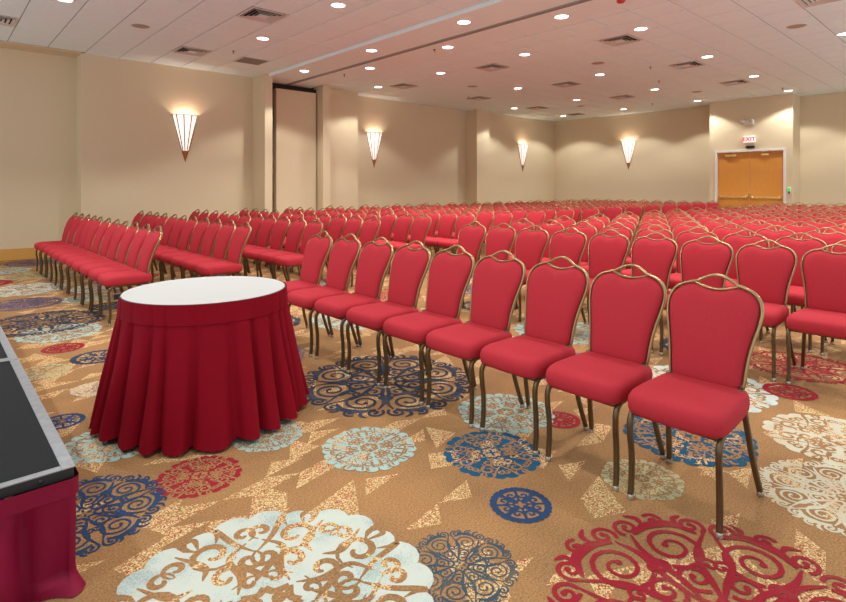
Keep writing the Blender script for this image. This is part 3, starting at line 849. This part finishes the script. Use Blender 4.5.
pamp = [prnd.uniform(.45, 1.6) for _ in range(NP)]
plean = [prnd.uniform(-.05, .05) for _ in range(NP + 1)]; plean[-1] = plean[0]
phem = [prnd.uniform(.018, .040) for _ in range(NP)]
PPT = 13; rows = 26
prof = [-.1, .35, .62, .76, .84, .90, .95, .97, .92, .70, .20, -.45, -.75]   # rise over the pleat then a sharp tuck
cols = NP * PPT
vs = []
for j in range(rows + 1):
    t = j / rows
    z_top = TZ - .11
    for p in range(NP):
        for q in range(PPT):
            f = q / PPT
            a = edges[p] * (1 - f) + edges[p + 1] * f + (plean[p] * (1 - f) + plean[p + 1] * f) * t
            amp = (.005 + .058 * t ** .75) * pamp[p]
            R = TR + .012 + .10 * t ** 1.15 + amp * (prof[q] - .45) + .012 * t * math.sin(3 * a + 1) + .006 * math.sin(9 * a + 5 * t) * t
            z = z_top + (phem[p] - z_top) * t + .006 * t * math.cos(2 * PI * f)
            vs.append((R * math.cos(a), R * math.sin(a), z))
fs = []
for j in range(rows):
    for i in range(cols):
        k = (i + 1) % cols
        fs.append((j * cols + i, j * cols + k, (j + 1) * cols + k, (j + 1) * cols + i))
o = MB().add(vs, fs, True).build('pleated_cloth', M['skirt'], ts)
vs = []
zs = [TZ - .002, TZ - .03, TZ - .06, TZ - .09, TZ - .112]
for j, z in enumerate(zs):
    for p in range(NP):
        for q in range(PPT):
            f = q / PPT
            a = edges[p] * (1 - f) + edges[p + 1] * f
            crease = -.006 if q in (0, 12) else (.0015 * math.sin(PI * f))
            R = TR + .009 + .009 * j / 4 + crease * (.3 + .7 * j / 4)
            vs.append((R * math.cos(a), R * math.sin(a), z))
fs = []
for j in range(len(zs) - 1):
    for i in range(cols):
        k = (i + 1) % cols
        fs.append((j * cols + i, j * cols + k, (j + 1) * cols + k, (j + 1) * cols + i))
MB().add(vs, fs, True).build('header_band', M['skirt'], ts)
ca = math.atan2(3.59 - TY, .85 - TX)
for da in (0.0,):
    cl = MB().box(-.018, .018, -.03, .03, -.026, .006).build('clip', M['black_plastic'], ts, ((TR + .016) * math.cos(ca + da), (TR + .016) * math.sin(ca + da), TZ), bevel=.004)
    cl.rotation_euler = (0, 0, ca + da)
ca2 = math.atan2(.40, .25)
cl = MB().box(-.018, .018, -.03, .03, -.026, .006).build('clip', M['black_plastic'], ts, ((TR + .016) * math.cos(ca2), (TR + .016) * math.sin(ca2), TZ), bevel=.004)
cl.rotation_euler = (0, 0, ca2)

# ------------------------------------------------------------------ banquet chairs
# local frame: origin on the floor under the top of the back; the chair faces -x; y is sideways
def back_x(z):
    """x of the back plane at height z (leaning back, slightly curved)"""
    t = (z - .45) / .515
    return -.150 + .170 * t - .028 * math.sin(PI * max(0, min(1, t)))
OUT = [(.090, .931), (.124, .922), (.159, .909), (.188, .886), (.205, .852), (.209, .812), (.202, .762), (.188, .70), (.176, .635), (.168, .57), (.163, .512), (.152, .474), (.125, .457), (.07, .452)]
half = [(p.x, p.z) for p in bez([(a, 0, b) for a, b in OUT], 4)]
def bp3(y, z, off=0.0): return (back_x(z) + off, y, z)

def seat_mesh():
    mb = MB()
    x0, x1, hw, zt, zb = -.545, -.095, .209, .496, .396
    def ring(z, inset, n=40, front=1.0):
        out = []
        cx, cy = (x0 + x1) / 2, 0
        a, b = (x1 - x0) / 2 - inset, hw - inset
        for k in range(n):
            th = 2 * PI * k / n
            c, s_ = math.cos(th), math.sin(th)
            e = .27
            px = cx + a * math.copysign(abs(c) ** e, c)
            py = cy + b * math.copysign(abs(s_) ** e, s_)
            # tapers a little to the back, front edge bowed
            f = (px - x0) / (x1 - x0)
            py *= 1.0 - .10 * max(0, f) ** 2
            if f < .2: px -= .018 * (1 - (py / hw) ** 2)
            zz = z - .012 * max(0, .25 - f) / .25 * (1 if z > .45 else .2)
            out.append((px, py, zz))
        return out
    prof = [(zb, .020), (zb + .004, .008), (zb + .020, .002), (zb + .045, 0), (zb + .070, .003), (zt - .016, .010), (zt - .006, .022), (zt, .045), (zt + .004, .10), (zt + .006, .16), (zt + .006, .205)]
    n = 40; vs = []
    for z, ins in prof: vs += ring(z, ins, n)
    fs = []
    for j in range(len(prof) - 1):
        for k in range(n):
            l = (k + 1) % n
            fs.append((j * n + k, j * n + l, (j + 1) * n + l, (j + 1) * n + k))
    fs.append(tuple(range(n))[::-1]); fs.append(tuple((len(prof) - 1) * n + k for k in range(n)))
    mb.add(vs, fs, True)
    return mb.mesh('seat')

def pad_outline():
    # right half from top centre, dips under the handle, follows the frame inside
    top = [(0.0, .896), (.03, .899), (.06, .908), (.085, .915)]
    body = [(.118, .912), (.150, .901), (.178, .880), (.1955, .850), (.199, .811), (.192, .762), (.178, .70), (.166, .635), (.158, .57), (.153, .515), (.142, .482), (.120, .468), (.07, .463), (0, .463)]
    pts = [(p.x, p.z) for p in bez([(a, 0, b) for a, b in top + body], 3)]
    left = [(-a, b) for a, b in reversed(pts[1:-1])]
    return pts + left
def pad_mesh():
    o = pad_outline(); n = len(o)
    cy, cz = 0.0, .69
    mb = MB(); vs = []
    layers = [(.10, -.022 - .024), (.45, -.022 - .022), (.75, -.022 - .017), (.90, -.022 - .010), (.97, -.018), (1.0, -.006), (1.0, .010), (.97, .016), (.6, .018), (.1, .018)]
    for sc, off in layers:
        for y, z in o:
            yy, zz = cy + (y - cy) * sc, cz + (z - cz) * sc
            vs.append(bp3(yy, zz, off))
    fs = []
    for j in range(len(layers) - 1):
        for k in range(n):
            l = (k + 1) % n
            fs.append((j * n + k, (j + 1) * n + k, (j + 1) * n + l, j * n + l))
    fs.append(tuple(range(n))); fs.append(tuple((len(layers) - 1) * n + k for k in reversed(range(n))))
    mb.add(vs, fs, True)
    return mb.mesh('backrest')
def frame_mesh():
    pts = [bp3(y, z) for y, z in half] + [bp3(-y, z) for y, z in reversed(half)]
    # closed along the bottom; the top is bridged by the handle
    mb = MB()
    mb.sweep(pts, .0075, .0125, up=(1, 0, 0), n=8)
    return mb.mesh('back_frame')
def handle_mesh():
    mb = MB()
    up = bez([bp3(.094, .928), bp3(.066, .946), bp3(.034, .961), bp3(0, .967), bp3(-.034, .961), bp3(-.066, .946), bp3(-.094, .928)], 4)
    lo = bez([bp3(.100, .926), bp3(.066, .914), bp3(.034, .906), bp3(0, .903), bp3(-.034, .906), bp3(-.066, .914), bp3(-.100, .926)], 4)
    mb.sweep(up, .0075, .0115, up=(1, 0, 0), n=8)
    mb.sweep(lo, .0065, .010, up=(1, 0, 0), n=8)
    return mb.mesh('handle')
def leg_path(front, s):
    if front: return bez([(-.435, s * .178, .392), (-.482, s * .184, .389), (-.514, s * .186, .355), (-.516, s * .185, .29), (-.505, s * .183, .20), (-.505, s * .184, .09), (-.514, s * .185, .012)], 5)
    return bez([(-.170, s * .158, .50), (-.150, s * .166, .40), (-.128, s * .176, .29), (-.100, s * .188, .16), (-.055, s * .204, .012)], 5)
def leg_mesh(front, s):
    mb = MB(); mb.sweep(leg_path(front, s), .0115, .0115, up=(0, 1, 0), n=8, square=True)
    return mb.mesh('leg')
def glide_mesh(front, s):
    p = leg_path(front, s)[-1]
    mb = MB(); mb.lathe([(0, .0), (.0145, .0), (.0155, .004), (.0155, .018), (.0125, .024)], 10, p.x, p.y)
    return mb.mesh('glide')
def sframe_mesh():
    mb = MB()
    loop = [(-.505, -.17, .389), (-.505, .17, .389), (-.48, .182, .389), (-.18, .158, .389), (-.15, .15, .389), (-.15, -.15, .389), (-.18, -.158, .389), (-.48, -.182, .389)]
    mb.sweep(loop, .010, .010, n=6, closed=True, square=True)
    mb.box(-.49, -.15, -.15, .15, .389, .398)
    return mb.mesh('seat_frame')
CM = {}
def reg(k, me, m): me.materials.append(m); CM[k] = me
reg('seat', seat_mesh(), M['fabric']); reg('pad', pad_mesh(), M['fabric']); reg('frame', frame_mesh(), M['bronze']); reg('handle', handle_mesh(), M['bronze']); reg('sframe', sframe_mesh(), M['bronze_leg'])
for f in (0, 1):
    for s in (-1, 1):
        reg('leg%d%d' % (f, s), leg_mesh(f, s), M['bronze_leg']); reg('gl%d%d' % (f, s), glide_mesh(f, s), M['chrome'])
# one metal frame mesh for the far chairs whose legs cannot be told apart
far = MB()
def join(mb, me):
    b = len(mb.v); mb.v += [tuple(v.co) for v in me.vertices]
    for p in me.polygons: mb.f.append(tuple(i + b for i in p.vertices)); mb.smooth.append(p.use_smooth)
for k in ('frame', 'handle', 'sframe', 'leg0-1', 'leg01', 'leg1-1', 'leg11'): join(far, CM[k])
me = bpy.data.meshes.new('frame'); me.from_pydata(far.v, [], far.f); me.polygons.foreach_set('use_smooth', far.smooth); reg('metal', me, M['bronze'])

def make_chair(detail):
    r = empty('banquet_chair')
    link('seat', CM['seat'], None, r); link('backrest', CM['pad'], None, r)
    if detail == 0:
        link('frame', CM['metal'], None, r); return r
    link('back_frame', CM['frame'], None, r); link('handle', CM['handle'], None, r); link('seat_frame', CM['sframe'], None, r)
    for f in (1, 0):
        for s in (-1, 1):
            l = link('leg', CM['leg%d%d' % (f, s)], None, r)
            if detail == 2: link('glide', CM['gl%d%d' % (f, s)], None, l)
    return r
proto = {}
def chair(x, y, label, group, turn=0.0):
    d = depth(x, y)
    lv = 2 if d < 6.0 else (1 if d < 10.5 else 0)
    if lv in proto: o = copy_tree(proto[lv])
    else: o = proto[lv] = make_chair(lv)
    o.location = (x + rnd.uniform(-.010, .010), y, 0)
    o.rotation_euler = (0, 0, rnd.uniform(-.011, .011) + turn)
    tag(o, label, 'chair', group)

rows_l = [(1.88, 6.36), (2.91, 6.40), (3.92, 6.42), (4.91, 6.44), (5.94, 6.46)] + [(5.94 + 1.02 * k, 6.46) for k in range(1, 13)]
for i, (u, v0) in enumerate(rows_l):
    for k in range(11):
        w = 'on the aisle' if k == 0 else ('at the wall end' if k == 10 else '%s from the aisle' % ORD[k])
        chair(u - .010, v0 + .437 * k, 'red padded banquet chair %s, %s row of the left seating block' % (w, ORD[i]), 'red chairs in the left seating block')
rows_r = [2.865] + [5.04 + .992 * k for k in range(14)]
for i, u in enumerate(rows_r):
    v = 4.562
    k = 0
    while True:
        vis = in_view(u - .2, v, .5, 30) or in_view(u, v, .95, 30)
        if i == 0 and k >= 9: break
        if not vis and k > 3: break
        if i == 0: w = 'beside the round table' if k == 0 else ('nearest the camera' if k == 8 else '%s from the aisle' % ORD[k])
        else: w = 'on the aisle' if k == 0 else '%s from the aisle' % ORD[k]
        lab = ('red padded banquet chair %s in the front row of the right block' % w) if i == 0 else 'red padded banquet chair %s, %s row of the right seating block' % (w, ORD[i])
        chair(u - .006, v, lab, 'red chairs in the right seating block', 0.0)
        v -= .446 if i == 0 else .456; k += 1
